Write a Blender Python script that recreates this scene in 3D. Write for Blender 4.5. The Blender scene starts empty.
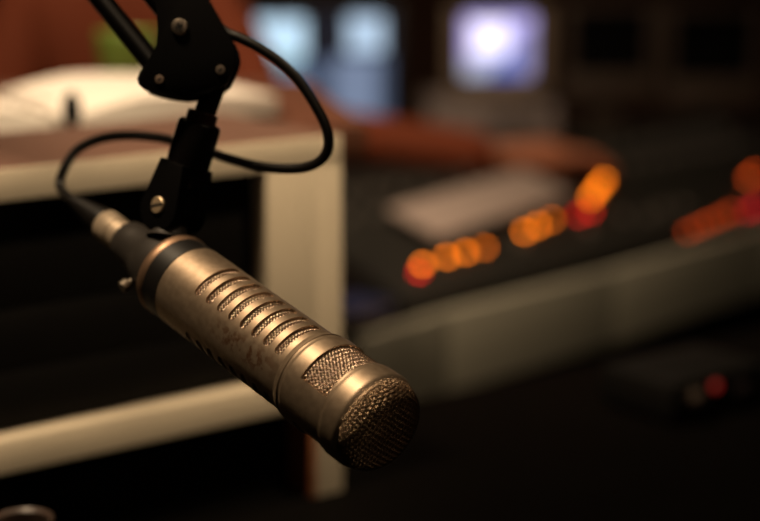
import bpy, bmesh, math, random
from mathutils import Vector, Matrix
random.seed(7)
C = bpy.context.scene.collection
PI = math.pi

# ------------------------------------------------------------------ camera
FPX = 1704.0                                   # 50 mm lens on a 22.3 mm wide sensor, 760 px frame
PITCH = math.radians(12)
CAM = Vector((0, 0, 1.25))
RIGHT = Vector((1, 0, 0)); FWD = Vector((0, math.cos(PITCH), -math.sin(PITCH))); UP = Vector((0, math.sin(PITCH), math.cos(PITCH)))
cam_data = bpy.data.cameras.new('camera'); cam = bpy.data.objects.new('camera', cam_data); C.objects.link(cam)
cam.location = CAM; cam.rotation_euler = (PI/2 - PITCH, 0, 0)
cam_data.sensor_fit = 'HORIZONTAL'; cam_data.sensor_width = 22.3; cam_data.lens = 50 * FPX / (50/22.3*760)
cam_data.clip_start = 0.02; cam_data.clip_end = 50
cam_data.dof.use_dof = True; cam_data.dof.focus_distance = 0.895; cam_data.dof.aperture_fstop = 1.9
bpy.context.scene.camera = cam

# ------------------------------------------------------------------ world, ceiling lamp, added fill spots, exposure
sc = bpy.context.scene
w = bpy.data.worlds.new('world'); sc.world = w; w.use_nodes = True
w.node_tree.nodes['Background'].inputs[0].default_value = (0.30, 0.19, 0.11, 1)
w.node_tree.nodes['Background'].inputs[1].default_value = 0.01
sc.view_settings.view_transform = 'Standard'; sc.view_settings.look = 'None'
sc.view_settings.gamma = 1; sc.view_settings.use_curve_mapping = False
sc.view_settings.exposure = 0.0

def spot(name, loc, target, power, size_deg, radius, colour, blend=0.6):
    l = bpy.data.lights.new(name, 'SPOT'); o = bpy.data.objects.new(name, l); C.objects.link(o)
    l.energy = power; l.spot_size = math.radians(size_deg); l.spot_blend = blend; l.shadow_soft_size = radius; l.color = colour
    o.location = loc; o.rotation_euler = (Vector(target) - Vector(loc)).to_track_quat('-Z', 'Y').to_euler()
    return o
spot('ceiling_spot_lamp', (-0.48, 0.85, 2.40), (-0.20, 1.30, 1.0), 84, 62, 0.10, (1.0, 0.74, 0.47))
spot('rack_fill_spot', (0.55, 1.00, 2.25), (-0.22, 1.27, 0.95), 95, 25, 0.06, (1.0, 0.74, 0.47), 0.7)  # added light for the rack front, cone kept narrow to miss the microphone
spot('rear_fill_spot', (-0.34, 1.62, 2.50), (-0.12, 2.28, 0.95), 78, 74, 0.10, (1.0, 0.74, 0.50))  # fill put in overhead to brighten the person and the binder pages
spot('front_fill_spot', (1.2, -1.0, 2.35), (-0.05, 0.95, 1.0), 10, 30, 0.10, (1.0, 0.70, 0.44))  # weak unseen fill behind the camera, added to lift the dark grille face
spot('desk_fill_spot', (0.75, 0.95, 2.45), (0.32, 2.15, 0.72), 21, 36, 0.08, (1.0, 0.76, 0.50))  # extra light added to brighten the grey front edge of the desk
spot('back_fill_spot', (0.05, 2.95, 2.60), (0.15, 4.0, 0.8), 22, 70, 0.10, (1.0, 0.72, 0.50))  # added to lift the back wall and the things on the rear desk

# ------------------------------------------------------------------ helpers
def W(px, py, d):
    """point seen at photo pixel px, py at depth d in metres"""
    return CAM + (FWD + RIGHT*((px-380)/FPX) - UP*((py-260.5)/FPX)) * d
def on_z(px, py, z):
    d = FWD + RIGHT*((px-380)/FPX) - UP*((py-260.5)/FPX)
    return CAM + d * ((z - CAM.z)/d.z)

def mat(name, col, rough=0.5, metal=0.0, noise=0.0, scale=20.0, bump=0.0, coat=0.0, emit=None, estr=0.0, spec=0.5):
    m = bpy.data.materials.new(name); m.use_nodes = True
    nt = m.node_tree; b = nt.nodes['Principled BSDF']
    b.inputs['Base Color'].default_value = (*col, 1); b.inputs['Roughness'].default_value = rough; b.inputs['Metallic'].default_value = metal
    b.inputs['Specular IOR Level'].default_value = spec
    if coat: b.inputs['Coat Weight'].default_value = coat
    if emit: b.inputs['Emission Color'].default_value = (*emit, 1); b.inputs['Emission Strength'].default_value = estr
    if noise or bump:
        tc = nt.nodes.new('ShaderNodeTexCoord'); n = nt.nodes.new('ShaderNodeTexNoise'); n.inputs['Scale'].default_value = scale; n.inputs['Detail'].default_value = 5
        nt.links.new(tc.outputs['Object'], n.inputs['Vector'])
        if noise:
            r = nt.nodes.new('ShaderNodeMapRange'); r.inputs[3].default_value = 1-noise; r.inputs[4].default_value = 1+noise
            mx = nt.nodes.new('ShaderNodeMix'); mx.data_type = 'RGBA'; mx.blend_type = 'MULTIPLY'; mx.inputs[0].default_value = 1
            mx.inputs[6].default_value = (*col, 1)
            nt.links.new(n.outputs['Fac'], r.inputs[0]); nt.links.new(r.outputs[0], mx.inputs[7]); nt.links.new(mx.outputs[2], b.inputs['Base Color'])
        if bump:
            bp = nt.nodes.new('ShaderNodeBump'); bp.inputs['Strength'].default_value = bump; bp.inputs['Distance'].default_value = 0.002
            nt.links.new(n.outputs['Fac'], bp.inputs['Height']); nt.links.new(bp.outputs[0], b.inputs['Normal'])
    return m

def finish(name, bm, m, parent=None, smooth=True, angle=35, recalc=True):
    me = bpy.data.meshes.new(name)
    if recalc: bmesh.ops.recalc_face_normals(bm, faces=bm.faces[:])
    bm.to_mesh(me); bm.free()
    if smooth:
        for p in me.polygons: p.use_smooth = True
        me.set_sharp_from_angle(angle=math.radians(angle))
    me.materials.append(m)
    o = bpy.data.objects.new(name, me); C.objects.link(o)
    if parent: o.parent = parent
    return o
def tag(o, label, cat, group=None, kind=None):
    o['label'] = label; o['category'] = cat
    if group: o['group'] = group
    if kind: o['kind'] = kind
    return o
def empty(name, M, label, cat, group=None):
    o = bpy.data.objects.new(name, None); C.objects.link(o); o.empty_display_size = 0.02
    if isinstance(M, Matrix): o.matrix_world = M
    else: o.location = M
    return tag(o, label, cat, group)
def plabel(o, s): o['label'] = s; return o

def frame(origin, x, y):
    """matrix with given origin, x axis and rough y axis"""
    x = Vector(x).normalized(); y = Vector(y); z = x.cross(y).normalized(); y = z.cross(x)
    M = Matrix((x, y, z)).transposed().to_4x4(); M.translation = Vector(origin); return M
def frame_z(origin, z, x):
    z = Vector(z).normalized(); x = Vector(x); y = z.cross(x).normalized(); x = y.cross(z)
    M = Matrix((x, y, z)).transposed().to_4x4(); M.translation = Vector(origin); return M
def T(x, y, z): return Matrix.Translation((x, y, z))
ID = Matrix.Identity(4)

def box(bm, size, M=ID, bevel=0.0, seg=2):
    r = bmesh.ops.create_cube(bm, size=1.0); vs = r['verts']
    for v in vs: v.co = Vector((v.co.x*size[0], v.co.y*size[1], v.co.z*size[2]))
    if bevel:
        es = list({e for v in vs for e in v.link_edges})
        rb = bmesh.ops.bevel(bm, geom=es, offset=bevel, segments=seg, profile=0.5, affect='EDGES')
        vs = list({v for f in rb['faces'] for v in f.verts} | {v for v in vs if v.is_valid})
        vs = connected(vs)
    for v in vs: v.co = M @ v.co
    return vs
def connected(vs):
    seen = set(vs); st = list(vs)
    while st:
        v = st.pop()
        for e in v.link_edges:
            o = e.other_vert(v)
            if o not in seen: seen.add(o); st.append(o)
    return list(seen)
def lathe(bm, prof, seg=64, M=ID, cap=True):
    """prof: (radius, z) list"""
    rings = []
    for r, z in prof:
        if r < 1e-6: rings.append([bm.verts.new(M @ Vector((0, 0, z)))])
        else: rings.append([bm.verts.new(M @ Vector((r*math.cos(2*PI*i/seg), r*math.sin(2*PI*i/seg), z))) for i in range(seg)])
    for a, b in zip(rings, rings[1:]):
        for i in range(seg):
            j = (i+1) % seg
            if len(a) == 1 and len(b) == 1: continue
            if len(a) == 1: bm.faces.new((a[0], b[i], b[j]))
            elif len(b) == 1: bm.faces.new((a[i], a[j], b[0]))
            else: bm.faces.new((a[i], a[j], b[j], b[i]))
    if cap:
        for rg in (rings[0], rings[-1]):
            if len(rg) > 2: bm.faces.new(rg)
def tube(bm, pts, r, seg=10, cap=True, closed=False):
    pts = [Vector(p) for p in pts]; n = len(pts)
    rr = r if isinstance(r, (list, tuple)) else [r]*n
    t0 = (pts[1]-pts[0]).normalized()
    ref = Vector((0, 0, 1)) if abs(t0.z) < 0.9 else Vector((1, 0, 0))
    nrm = (ref - t0*ref.dot(t0)).normalized(); rings = []
    for i, p in enumerate(pts):
        t = (pts[min(i+1, n-1)] - pts[max(i-1, 0)])
        if closed: t = pts[(i+1) % n] - pts[i-1]
        t.normalize(); nrm = (nrm - t*nrm.dot(t)).normalized(); bn = t.cross(nrm)
        rings.append([bm.verts.new(p + (nrm*math.cos(2*PI*k/seg) + bn*math.sin(2*PI*k/seg))*rr[i]) for k in range(seg)])
    for i in range(n if closed else n-1):
        a, b = rings[i], rings[(i+1) % n]
        for k in range(seg): bm.faces.new((a[k], a[(k+1) % seg], b[(k+1) % seg], b[k]))
    if cap and not closed: bm.faces.new(rings[0][::-1]); bm.faces.new(rings[-1])
def spline(pts, sub=12):
    pts = [Vector(p) for p in pts]; out = []
    for i in range(len(pts)-1):
        p0, p1, p2, p3 = pts[max(i-1, 0)], pts[i], pts[i+1], pts[min(i+2, len(pts)-1)]
        for k in range(sub):
            t = k/sub
            out.append(0.5*((2*p1) + (p2-p0)*t + (2*p0-5*p1+4*p2-p3)*t*t + (3*p1-p0-3*p2+p3)*t**3))
    out.append(pts[-1]); return out
def prism(bm, poly, depth, M=ID, bevel=0.0):
    """poly (x,y) extruded symmetrically along z"""
    a = [bm.verts.new((x, y, -depth/2)) for x, y in poly]; b = [bm.verts.new((x, y, depth/2)) for x, y in poly]
    n = len(poly); fs = [bm.faces.new(a[::-1]), bm.faces.new(b)]
    for i in range(n): bm.faces.new((a[i], a[(i+1) % n], b[(i+1) % n], b[i]))
    vs = a + b
    if bevel:
        es = list(set(fs[0].edges) | set(fs[1].edges))
        rb = bmesh.ops.bevel(bm, geom=es, offset=bevel, segments=2, profile=0.5, affect='EDGES')
        vs = connected([v for v in vs if v.is_valid] + list({v for f in rb['faces'] for v in f.verts}))
    for v in vs: v.co = M @ v.co
def simple_box(name, size, M, m, parent=None, bevel=0.0):
    bm = bmesh.new(); box(bm, size, M, bevel); return finish(name, bm, m, parent)

# ------------------------------------------------------------------ materials
M_black = mat('black_paint', (0.0016, 0.0014, 0.0014), 0.6, 0.0, noise=0.15, scale=60, bump=0.05, spec=0.06)
M_rod = mat('black_rod', (0.0012, 0.001, 0.001), 0.5, spec=0.05)
M_blackgloss = mat('black_gloss_metal', (0.005, 0.004, 0.004), 0.16, 0.0, coat=0.3)
M_rubber = mat('black_rubber', (0.007, 0.006, 0.0055), 0.42, noise=0.1, scale=200, spec=0.3)
M_plastic = mat('black_plastic', (0.005, 0.0045, 0.004), 0.55, noise=0.1, scale=40, spec=0.2)
M_darkpanel = mat('dark_panel', (0.0028, 0.0024, 0.002), 0.6, noise=0.15, scale=30, spec=0.10)
M_screw = mat('screw_steel', (0.50, 0.42, 0.34), 0.35, 1.0, noise=0.1, scale=400)
M_brass = mat('brass_screw', (0.80, 0.62, 0.40), 0.48, 0.8, noise=0.08, scale=500)
M_dark = mat('dark_void', (0.004, 0.003, 0.003), 0.9)
M_beige = mat('beige_laminate', (0.52, 0.45, 0.34), 0.45, noise=0.04, scale=12)
M_edge = mat('brown_edge_band', (0.24, 0.08, 0.03), 0.5, noise=0.1, scale=25)
M_grey = mat('grey_laminate_edge', (0.34, 0.32, 0.255), 0.5, noise=0.05, scale=10)
M_tabletop = mat('black_tabletop', (0.0022, 0.0019, 0.0016), 0.7, noise=0.2, scale=15, spec=0.02)
M_wood = mat('brown_counter', (0.14, 0.055, 0.032), 0.45, noise=0.15, scale=8)
M_paper = mat('white_paper', (0.82, 0.76, 0.68), 0.7, noise=0.02, scale=50)
M_paper_grey = mat('printed_paper', (0.38, 0.30, 0.265), 0.7, noise=0.06, scale=40)
M_console = mat('console_black', (0.013, 0.0118, 0.0095), 0.5, noise=0.1, scale=40)
M_fader = mat('fader_cap', (0.10, 0.09, 0.08), 0.4)
M_shirt = mat('rust_red_fabric', (0.21, 0.040, 0.010), 0.85, noise=0.15, scale=30, bump=0.1)
M_skin = mat('skin', (0.38, 0.14, 0.075), 0.5, noise=0.05, scale=30)
M_trouser = mat('dark_fabric', (0.02, 0.02, 0.025), 0.85, noise=0.1, scale=40)
M_hair = mat('dark_hair', (0.02, 0.012, 0.008), 0.5, noise=0.3, scale=80)
M_case = mat('beige_monitor_case', (0.30, 0.23, 0.17), 0.5, noise=0.04, scale=20)
M_glass_off = mat('dark_screen_glass', (0.006, 0.006, 0.006), 0.12)
M_keys = mat('grey_keys', (0.36, 0.30, 0.28), 0.5, noise=0.05, scale=30)
M_green = mat('green_glaze', (0.16, 0.26, 0.045), 0.4, noise=0.06, scale=30)
M_red_cover = mat('dark_red_cover', (0.16, 0.012, 0.008), 0.5, noise=0.1, scale=30)
M_blue_cover = mat('dark_blue_cover', (0.03, 0.035, 0.10), 0.5, noise=0.1, scale=30)
M_brown_glaze = mat('brown_glaze', (0.055, 0.036, 0.028), 0.35, noise=0.06, scale=30)
M_wall = mat('brown_acoustic_wall', (0.10, 0.045, 0.025), 0.9, noise=0.15, scale=14, bump=0.3)
M_wall_dark = mat('charcoal_acoustic_wall', (0.012, 0.010, 0.008), 0.9, noise=0.15, scale=14, bump=0.3)
M_floor = mat('dark_carpet', (0.012, 0.010, 0.009), 0.95, noise=0.3, scale=120, bump=0.5)
M_ceiling = mat('dark_ceiling_tile', (0.05, 0.045, 0.04), 0.9, noise=0.08, scale=20)
def led(name, col, s): return mat(name, (0.05, 0.02, 0.01), 0.4, emit=col, estr=s)
M_orange = led('orange_lit_lens', (1.0, 0.205, 0.008), 9.6)
M_orange_dim = led('dim_orange_lit_lens', (1.0, 0.19, 0.008), 5.6)
M_red = led('red_lit_lens', (1.0, 0.016, 0.012), 5)
M_red_dim = led('dim_red_lit_lens', (1.0, 0.03, 0.03), 0.24)
M_off = mat('unlit_lens', (0.06, 0.03, 0.02), 0.3)

# microphone body metal: satin champagne with rubbed, worn marks on one side
def mic_metal(name, worn):
    m = bpy.data.materials.new(name); m.use_nodes = True; nt = m.node_tree; L = nt.links.new; N = nt.nodes.new
    b = nt.nodes['Principled BSDF']; b.inputs['Metallic'].default_value = 0.85; b.inputs['Roughness'].default_value = 0.40
    tc = N('ShaderNodeTexCoord'); n = N('ShaderNodeTexNoise'); n.inputs['Scale'].default_value = 260; n.inputs['Detail'].default_value = 6
    L(tc.outputs['Object'], n.inputs['Vector'])
    cr = N('ShaderNodeValToRGB'); cr.color_ramp.elements[0].color = (0.365, 0.275, 0.192, 1); cr.color_ramp.elements[1].color = (0.455, 0.350, 0.252, 1)
    cr.color_ramp.elements[0].position = 0.3; cr.color_ramp.elements[1].position = 0.7
    L(n.outputs['Fac'], cr.inputs[0]); col = cr.outputs[0]
    rr = N('ShaderNodeMapRange'); rr.inputs[3].default_value = 0.42; rr.inputs[4].default_value = 0.52
    L(n.outputs['Fac'], rr.inputs[0]); L(rr.outputs[0], b.inputs['Roughness'])
    if worn:
        sx = N('ShaderNodeSeparateXYZ'); L(tc.outputs['Object'], sx.inputs[0])
        at = N('ShaderNodeMath'); at.operation = 'ARCTAN2'; L(sx.outputs[1], at.inputs[0]); L(sx.outputs[0], at.inputs[1])
        def band(sock, c, hw):
            s = N('ShaderNodeMath'); s.operation = 'SUBTRACT'; L(sock, s.inputs[0]); s.inputs[1].default_value = c
            a = N('ShaderNodeMath'); a.operation = 'ABSOLUTE'; L(s.outputs[0], a.inputs[0])
            r = N('ShaderNodeMapRange'); r.inputs[1].default_value = hw; r.inputs[2].default_value = hw*0.35; L(a.outputs[0], r.inputs[0]); return r.outputs[0]
        b1 = band(at.outputs[0], math.radians(86), math.radians(19)); b2 = band(sx.outputs[2], 0.090, 0.034)
        n2 = N('ShaderNodeTexNoise'); n2.inputs['Scale'].default_value = 230; n2.inputs['Detail'].default_value = 4; L(tc.outputs['Object'], n2.inputs['Vector'])
        r2 = N('ShaderNodeMapRange'); r2.inputs[1].default_value = 0.47; r2.inputs[2].default_value = 0.60; L(n2.outputs['Fac'], r2.inputs[0])
        m1 = N('ShaderNodeMath'); m1.operation = 'MULTIPLY'; L(b1, m1.inputs[0]); L(b2, m1.inputs[1])
        m2 = N('ShaderNodeMath'); m2.operation = 'MULTIPLY'; L(m1.outputs[0], m2.inputs[0]); L(r2.outputs[0], m2.inputs[1])
        m3 = N('ShaderNodeMath'); m3.operation = 'MULTIPLY'; L(m2.outputs[0], m3.inputs[0]); m3.inputs[1].default_value = 0.85
        mx = N('ShaderNodeMix'); mx.data_type = 'RGBA'; L(m3.outputs[0], mx.inputs[0]); L(col, mx.inputs[6]); mx.inputs[7].default_value = (0.21, 0.095, 0.045, 1)
        col = mx.outputs[2]
    L(col, b.inputs['Base Color']); return m
M_mic = mic_metal('champagne_metal', False); M_micw = mic_metal('worn_champagne_metal', True)
M_wire = mat('grille_wire', (0.74, 0.56, 0.43), 0.30, 1.0)
M_wire_dark = mat('front_grille_wire', (0.50, 0.36, 0.24), 0.36, 1.0)
M_foam = mat('dark_red_foam', (0.016, 0.006, 0.004), 0.95, spec=0.1)
M_copper = mat('copper_ring', (0.40, 0.255, 0.165), 0.48, 0.9, noise=0.08, scale=300)
M_band = mat('black_band', (0.006, 0.005, 0.0045), 0.45, noise=0.2, scale=300)
M_clamp = mat('dark_grey_clamp', (0.035, 0.030, 0.026), 0.48, 0.2, noise=0.12, scale=250)
M_nickel = mat('nickel_connector', (0.62, 0.50, 0.37), 0.45, 0.6, noise=0.08, scale=300)

# ------------------------------------------------------------------ room
def struct(name, size, loc, m):
    o = simple_box(name, size, T(*loc), m); o['kind'] = 'structure'; return o
struct('floor', (6.4, 7.4, 0.1), (0.2, 1.8, -0.05), M_floor)
struct('ceiling', (6.4, 7.4, 0.1), (0.2, 1.8, 2.75), M_ceiling)
struct('wall_back', (6.4, 0.1, 2.7), (0.2, 5.45, 1.35), M_wall)
struct('wall_front', (6.4, 0.1, 2.7), (0.2, -1.85, 1.35), M_wall_dark)
struct('wall_left', (0.1, 7.2, 2.7), (-2.95, 1.8, 1.35), M_wall)
struct('wall_right', (0.1, 7.2, 2.7), (3.35, 1.8, 1.35), M_wall_dark)

# ------------------------------------------------------------------ guest table (black) with the small rack on it
U2 = Vector((math.sin(math.radians(52)), math.cos(math.radians(52)), 0)); N2 = Vector((-U2.y, U2.x, 0))   # along the rack front, and away from the camera
TZ = 0.787
A_ap = on_z(445, 311, 0.755); B_ap = on_z(760, 228, 0.755)
U = (B_ap - A_ap).normalized(); N = Vector((-U.y, U.x, 0))
RC = W(342, 300, 1.33); RC.z = 0                                      # front right corner of the rack
tb = empty('guest_table', (RC.x, RC.y, 0), 'black topped table in front under the microphone and the beige rack', 'table')
Minv = tb.matrix_basis.inverted()
def table_pt(t, n): return RC + U2*t + N2*n
bm = bmesh.new()
quad = [table_pt(-0.75, 0.20), table_pt(-0.75, -0.75), table_pt(0.75, -0.75), table_pt(0.75, 0.14)]
prism(bm, [(p.x-RC.x, p.y-RC.y) for p in quad], 0.03, T(0, 0, TZ-0.015), 0.003)
finish('tabletop', bm, M_tabletop, tb)
for t, n in ((-0.7, 0.12), (-0.7, -0.7), (0.7, -0.7), (0.7, 0.08)):
    p = table_pt(t, n) - RC
    bm = bmesh.new(); lathe(bm, [(0.022, 0), (0.022, TZ-0.03)], 20, T(p.x, p.y, 0)); finish('leg', bm, M_plastic, tb)

rk = empty('equipment_rack', frame((RC.x, RC.y, TZ), U2, N2), 'low beige framed equipment rack with black panels standing behind the microphone', 'rack')
RW, RD, RH, PT = 0.62, 0.17, 0.2865, 0.0215
def rbox(name, x0, x1, y0, y1, z0, z1, m, bev=0.0015):
    return simple_box(name, (x1-x0, y1-y0, z1-z0), T((x0+x1)/2, (y0+y1)/2, (z0+z1)/2), m, rk, bev)
rbox('top_board', -RW, 0.0, 0.0025, RD, RH-PT, RH, mat('brown_laminate', (0.13, 0.070, 0.052), 0.5, noise=0.08, scale=14), 0.0005)
plabel(rbox('edge_strip', -RW, 0.0, -0.0005, 0.0025, RH-PT, RH, M_beige, 0.0005), 'beige front edge of the brown top')
for x0, x1, xw0, xw1 in ((-0.025, 0.0, -0.070, -0.025), (-RW, -RW+0.025, -RW+0.025, -RW+0.070)):
    rbox('side_panel', x0, x1, 0, RD, 0.0, RH-PT, M_beige, 0.0003)
    rbox('filler_post', xw0, xw1, 0, RD, 0.100, RH-PT, M_beige, 0.0004)
rbox('shelf_rail', -RW+0.025, -0.025, 0, RD, 0.075, 0.0995, M_beige)
rbox('back_panel', -RW+0.025, -0.025, RD-0.012, RD-0.002, 0.0, RH-PT, M_darkpanel)
plabel(rbox('edge_band', -0.030, -0.025, 0.001, RD-0.013, 0.0, 0.0745, M_edge, 0.0005), 'reddish brown inner edge of the side panel')
for z0, z1 in ((0.1005, 0.1425), (0.1435, 0.186), (0.187, 0.2655)):
    rbox('rack_panel', -RW+0.0705, -0.0705, 0.016, 0.024, z0, z1, M_darkpanel, 0.001)
rbox('lower_panel', -RW+0.031, -0.031, 0.03, 0.038, 0.002, 0.074, M_darkpanel, 0.001)

# small headphone amplifier with a red light, on the table
P = on_z(716, 386, TZ + 0.030)
ha = empty('headphone_amplifier', frame((P.x, P.y, TZ), U2, N2), 'small dark box with a red light on the black table at right', 'amplifier')
bm = bmesh.new(); box(bm, (0.13, 0.09, 0.036), T(0.01, 0.047, 0.022), 0.003); finish('case', bm, M_plastic, ha)
for sx in (-0.04, 0.06):
    for sy in (0.02, 0.075):
        bm = bmesh.new(); lathe(bm, [(0.006, 0), (0.006, 0.005)], 16, T(sx, sy, 0)); finish('foot', bm, M_rubber, ha)
def amp_disc(name, x, z, r, m, dep=0.004):
    bm = bmesh.new(); lathe(bm, [(r, 0), (r, dep*0.7), (r*0.8, dep), (0, dep)], 20, Matrix.Translation((x, 0.002, z)) @ Matrix.Rotation(PI/2, 4, 'X')); return finish(name, bm, m, ha)
plabel(amp_disc('indicator', 0.0, 0.030, 0.004, M_red_dim), 'dim red indicator light')
amp_disc('volume_knob', -0.028, 0.024, 0.008, mat('knob_brown', (0.03, 0.02, 0.014), 0.7, spec=0.2), 0.012)
amp_disc('volume_knob', 0.035, 0.020, 0.009, mat('knob_pink', (0.006, 0.004, 0.004), 0.8, spec=0.05), 0.012)

# brown cup at the lower left corner
P = W(22, 518, 1.05)
cp = empty('cup', (P.x, P.y, TZ), 'dark brown cup whose round rim shows at the lower left corner', 'cup')
ch = P.z - TZ
bm = bmesh.new(); lathe(bm, [(0, 0), (0.019, 0), (0.0205, 0.003), (0.0215, 0.03), (0.0200, ch-0.004), (0.0192, ch), (0.0160, ch-0.002), (0.0175, 0.012), (0, 0.008)], 48, cap=False)
finish('bowl', bm, M_brown_glaze, cp)
bm = bmesh.new(); tube(bm, spline([(-0.0195, 0, ch-0.014), (-0.037, 0, ch-0.018), (-0.038, 0, ch-0.044), (-0.0205, 0, ch-0.054)], 8), 0.003, 10); finish('handle', bm, M_brown_glaze, cp)

# ------------------------------------------------------------------ brown counter, binder, green cup
a = math.radians(10)
CX = Vector((math.cos(a), math.sin(a), 0)); CY = Vector((-math.sin(a), math.cos(a), 0)); CZ = 1.05
co = empty('counter', frame((-0.46, 1.66, 0), CX, CY), 'brown topped counter between the beige rack and the person', 'counter')
bm = bmesh.new(); box(bm, (0.84, 0.40, 0.03), T(0, 0, CZ-0.015), 0.003); finish('countertop', bm, M_wood, co)
bm = bmesh.new(); box(bm, (0.78, 0.34, CZ-0.09), T(0, 0, (CZ-0.03+0.06)/2), 0.003); finish('cabinet_body', bm, M_darkpanel, co)
bm = bmesh.new(); box(bm, (0.74, 0.30, 0.06), T(0, 0, 0.03)); finish('plinth', bm, M_plastic, co)

sp = on_z(63, 121, CZ + 0.012)                                        # near end of the binder spine
BX = (on_z(265, 107, CZ+0.012) - sp).normalized(); BY = Vector((-BX.y, BX.x, 0))
bd = empty('ring_binder', frame((sp.x, sp.y, CZ), BX, BY), 'open black ring binder of white pages lying on the brown counter', 'binder')
BL, BWD = 0.198, 0.205
def page_stack(side, tilt):
    bm = bmesh.new(); nx, rows = 18, 2; top = []; bot = []
    for i in range(nx+1):
        u = i/nx; x = side*(0.006 + u*BWD)
        h = 0.013 + 0.016*math.sin(min(u*3.2, PI/2)) - 0.008*max(0, u-0.35)/0.65 + tilt*u
        top.append([bm.verts.new((x, y, h + yy)) for y, yy in ((0.004, 0), (BL-0.004, 0.004))]); bot.append([bm.verts.new((x, y, 0.0045)) for y in (0.004, BL-0.004)])
    for i in range(nx):
        bm.faces.new((top[i][0], top[i+1][0], top[i+1][1], top[i][1])); bm.faces.new((bot[i][0], bot[i][1], bot[i+1][1], bot[i+1][0]))
        for k in (0, 1): bm.faces.new((top[i][k], top[i+1][k], bot[i+1][k], bot[i][k]))
    for i in (0, nx): bm.faces.new((top[i][0], top[i][1], bot[i][1], bot[i][0]))
    return finish('page_stack', bm, M_paper, bd)
page_stack(1, 0.0); page_stack(-1, 0.004)
for s in (-1, 1):
    bm = bmesh.new(); box(bm, (BWD+0.008, BL+0.006, 0.003), T(s*(0.010+BWD/2), BL/2, 0.002), 0.001); finish('cover', bm, M_plastic, bd)
bm = bmesh.new(); box(bm, (0.016, BL+0.006, 0.005), T(0, BL/2, 0.0028), 0.001); finish('spine', bm, M_plastic, bd)
bm = bmesh.new(); lathe(bm, [(0.0, 0.0), (0.0045, 0.0), (0.0050, 0.010), (0.0085, 0.020), (0.0075, 0.032), (0.002, 0.040), (0, 0.040)], 20, T(0, -0.022, 0)); box(bm, (0.012, 0.044, 0.005), T(0, -0.010, 0.0028), 0.001)
finish('spine_lever', bm, M_plastic, bd)
for y in (0.06, 0.12, 0.18):
    bm = bmesh.new(); tube(bm, [Vector((0.012*math.cos(q), y, 0.010+0.016*math.sin(q))) for q in [i*PI/10 for i in range(11)]], 0.0012, 8); finish('ring', bm, M_screw, bd)

P = W(128, 66, 1.86)
gc = empty('green_cup', (P.x, P.y, CZ), 'small green cup on the brown counter behind the open binder', 'cup')
bm = bmesh.new(); gh = 0.058; lathe(bm, [(0, 0), (0.026, 0), (0.029, 0.004), (0.034, gh-0.001), (0.033, gh), (0.031, gh-0.002), (0.026, 0.006), (0, 0.005)], 40, cap=False); finish('bowl', bm, M_green, gc)
bm = bmesh.new(); tube(bm, spline([(0.031, 0, gh-0.010), (0.050, 0, gh-0.014), (0.050, 0, 0.022), (0.029, 0, 0.014)], 8), 0.0035, 10); finish('handle', bm, M_green, gc)

# ------------------------------------------------------------------ studio desk with its grey edge, and the mixing console
DZ = 0.755
def D(t, n, z=0.0): p = A_ap + U*t + N*n; return Vector((p.x, p.y, z))
front = [on_z(352, 339, DZ), on_z(445, 311, DZ), on_z(612, 269.5, DZ), on_z(760, 228, DZ), on_z(905, 181, DZ)]
dk = empty('studio_desk', (A_ap.x, A_ap.y, 0), 'long black desk with a grey angled front edge under the mixing console', 'desk')
O = Vector((A_ap.x, A_ap.y, 0))
def loc(p): return (p.x - O.x, p.y - O.y)
poly = [loc(p) for p in front] + [loc(front[-1] + N*0.44), loc(front[0] + N*0.42)]
bm = bmesh.new(); prism(bm, poly, 0.03, T(0, 0, DZ-0.0155), 0.002); finish('desktop', bm, M_tabletop, dk)
for i in range(len(front)-1):
    p, q = front[i], front[i+1]; d = (q-p); Ln = d.length; d.normalize(); nn = Vector((-d.y, d.x, 0)); mid = (p+q)/2
    Mx = frame((mid.x-O.x, mid.y-O.y, DZ-0.052), d, nn)
    bm = bmesh.new(); box(bm, (Ln-0.001, 0.014, 0.105), Mx @ T(0, 0.0, 0), 0.003, 3); finish('edge_panel', bm, M_grey, dk)
    Mx = frame((mid.x-O.x+nn.x*0.10, mid.y-O.y+nn.y*0.10, 0.33), d, nn)
    bm = bmesh.new(); box(bm, (Ln-0.01, 0.018, 0.62), Mx, 0.001); finish('modesty_panel', bm, M_darkpanel, dk)
for p in (front[0]+N*0.38+U*0.05, front[-1]+N*0.38-U*0.05):
    bm = bmesh.new(); box(bm, (0.05, 0.05, DZ-0.03), T(p.x-O.x, p.y-O.y, (DZ-0.03)/2), 0.002); finish('leg', bm, M_plastic, dk)

# console: wedge whose top slopes up away from the grey edge
SL = 0.35
O0 = D(0, 0, DZ + 0.001)
Mc = frame(O0, U, N)                                                   # local x along, y back, z up
mc = empty('mixing_console', Mc, 'dark mixing console with orange and red lit buttons on the studio desk', 'mixing console')
K0, K1, Y0, Y1 = -0.04, 1.12, 0.022, 0.325
def zs(y): return 0.005 + SL*y
bm = bmesh.new()
prof = [(Y0, 0.0), (Y1, 0.0), (Y1, zs(Y1)), (Y0, zs(Y0))]
prism(bm, prof, K1-K0, Matrix.Translation(((K0+K1)/2, 0, 0)) @ Matrix(((0, 0, 1, 0), (1, 0, 0, 0), (0, 1, 0, 0), (0, 0, 0, 1))), 0.002)
finish('chassis', bm, M_console, mc)
ang = math.atan(SL)
def S(t, n, lift=0.0):                                                  # frame on the slope
    return T(t, n, zs(n)) @ Matrix.Rotation(ang, 4, 'X') @ T(0, 0, lift)
def ray_console(px, py):
    d = FWD + RIGHT*((px-380)/FPX) - UP*((py-260.5)/FPX); inv = Mc.inverted()
    o = inv @ CAM; v = inv.to_3x3() @ d
    k = (zs(o.y) - o.z)/(v.z - SL*v.y); q = o + v*k; return q.x, q.y
lit = []
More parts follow.
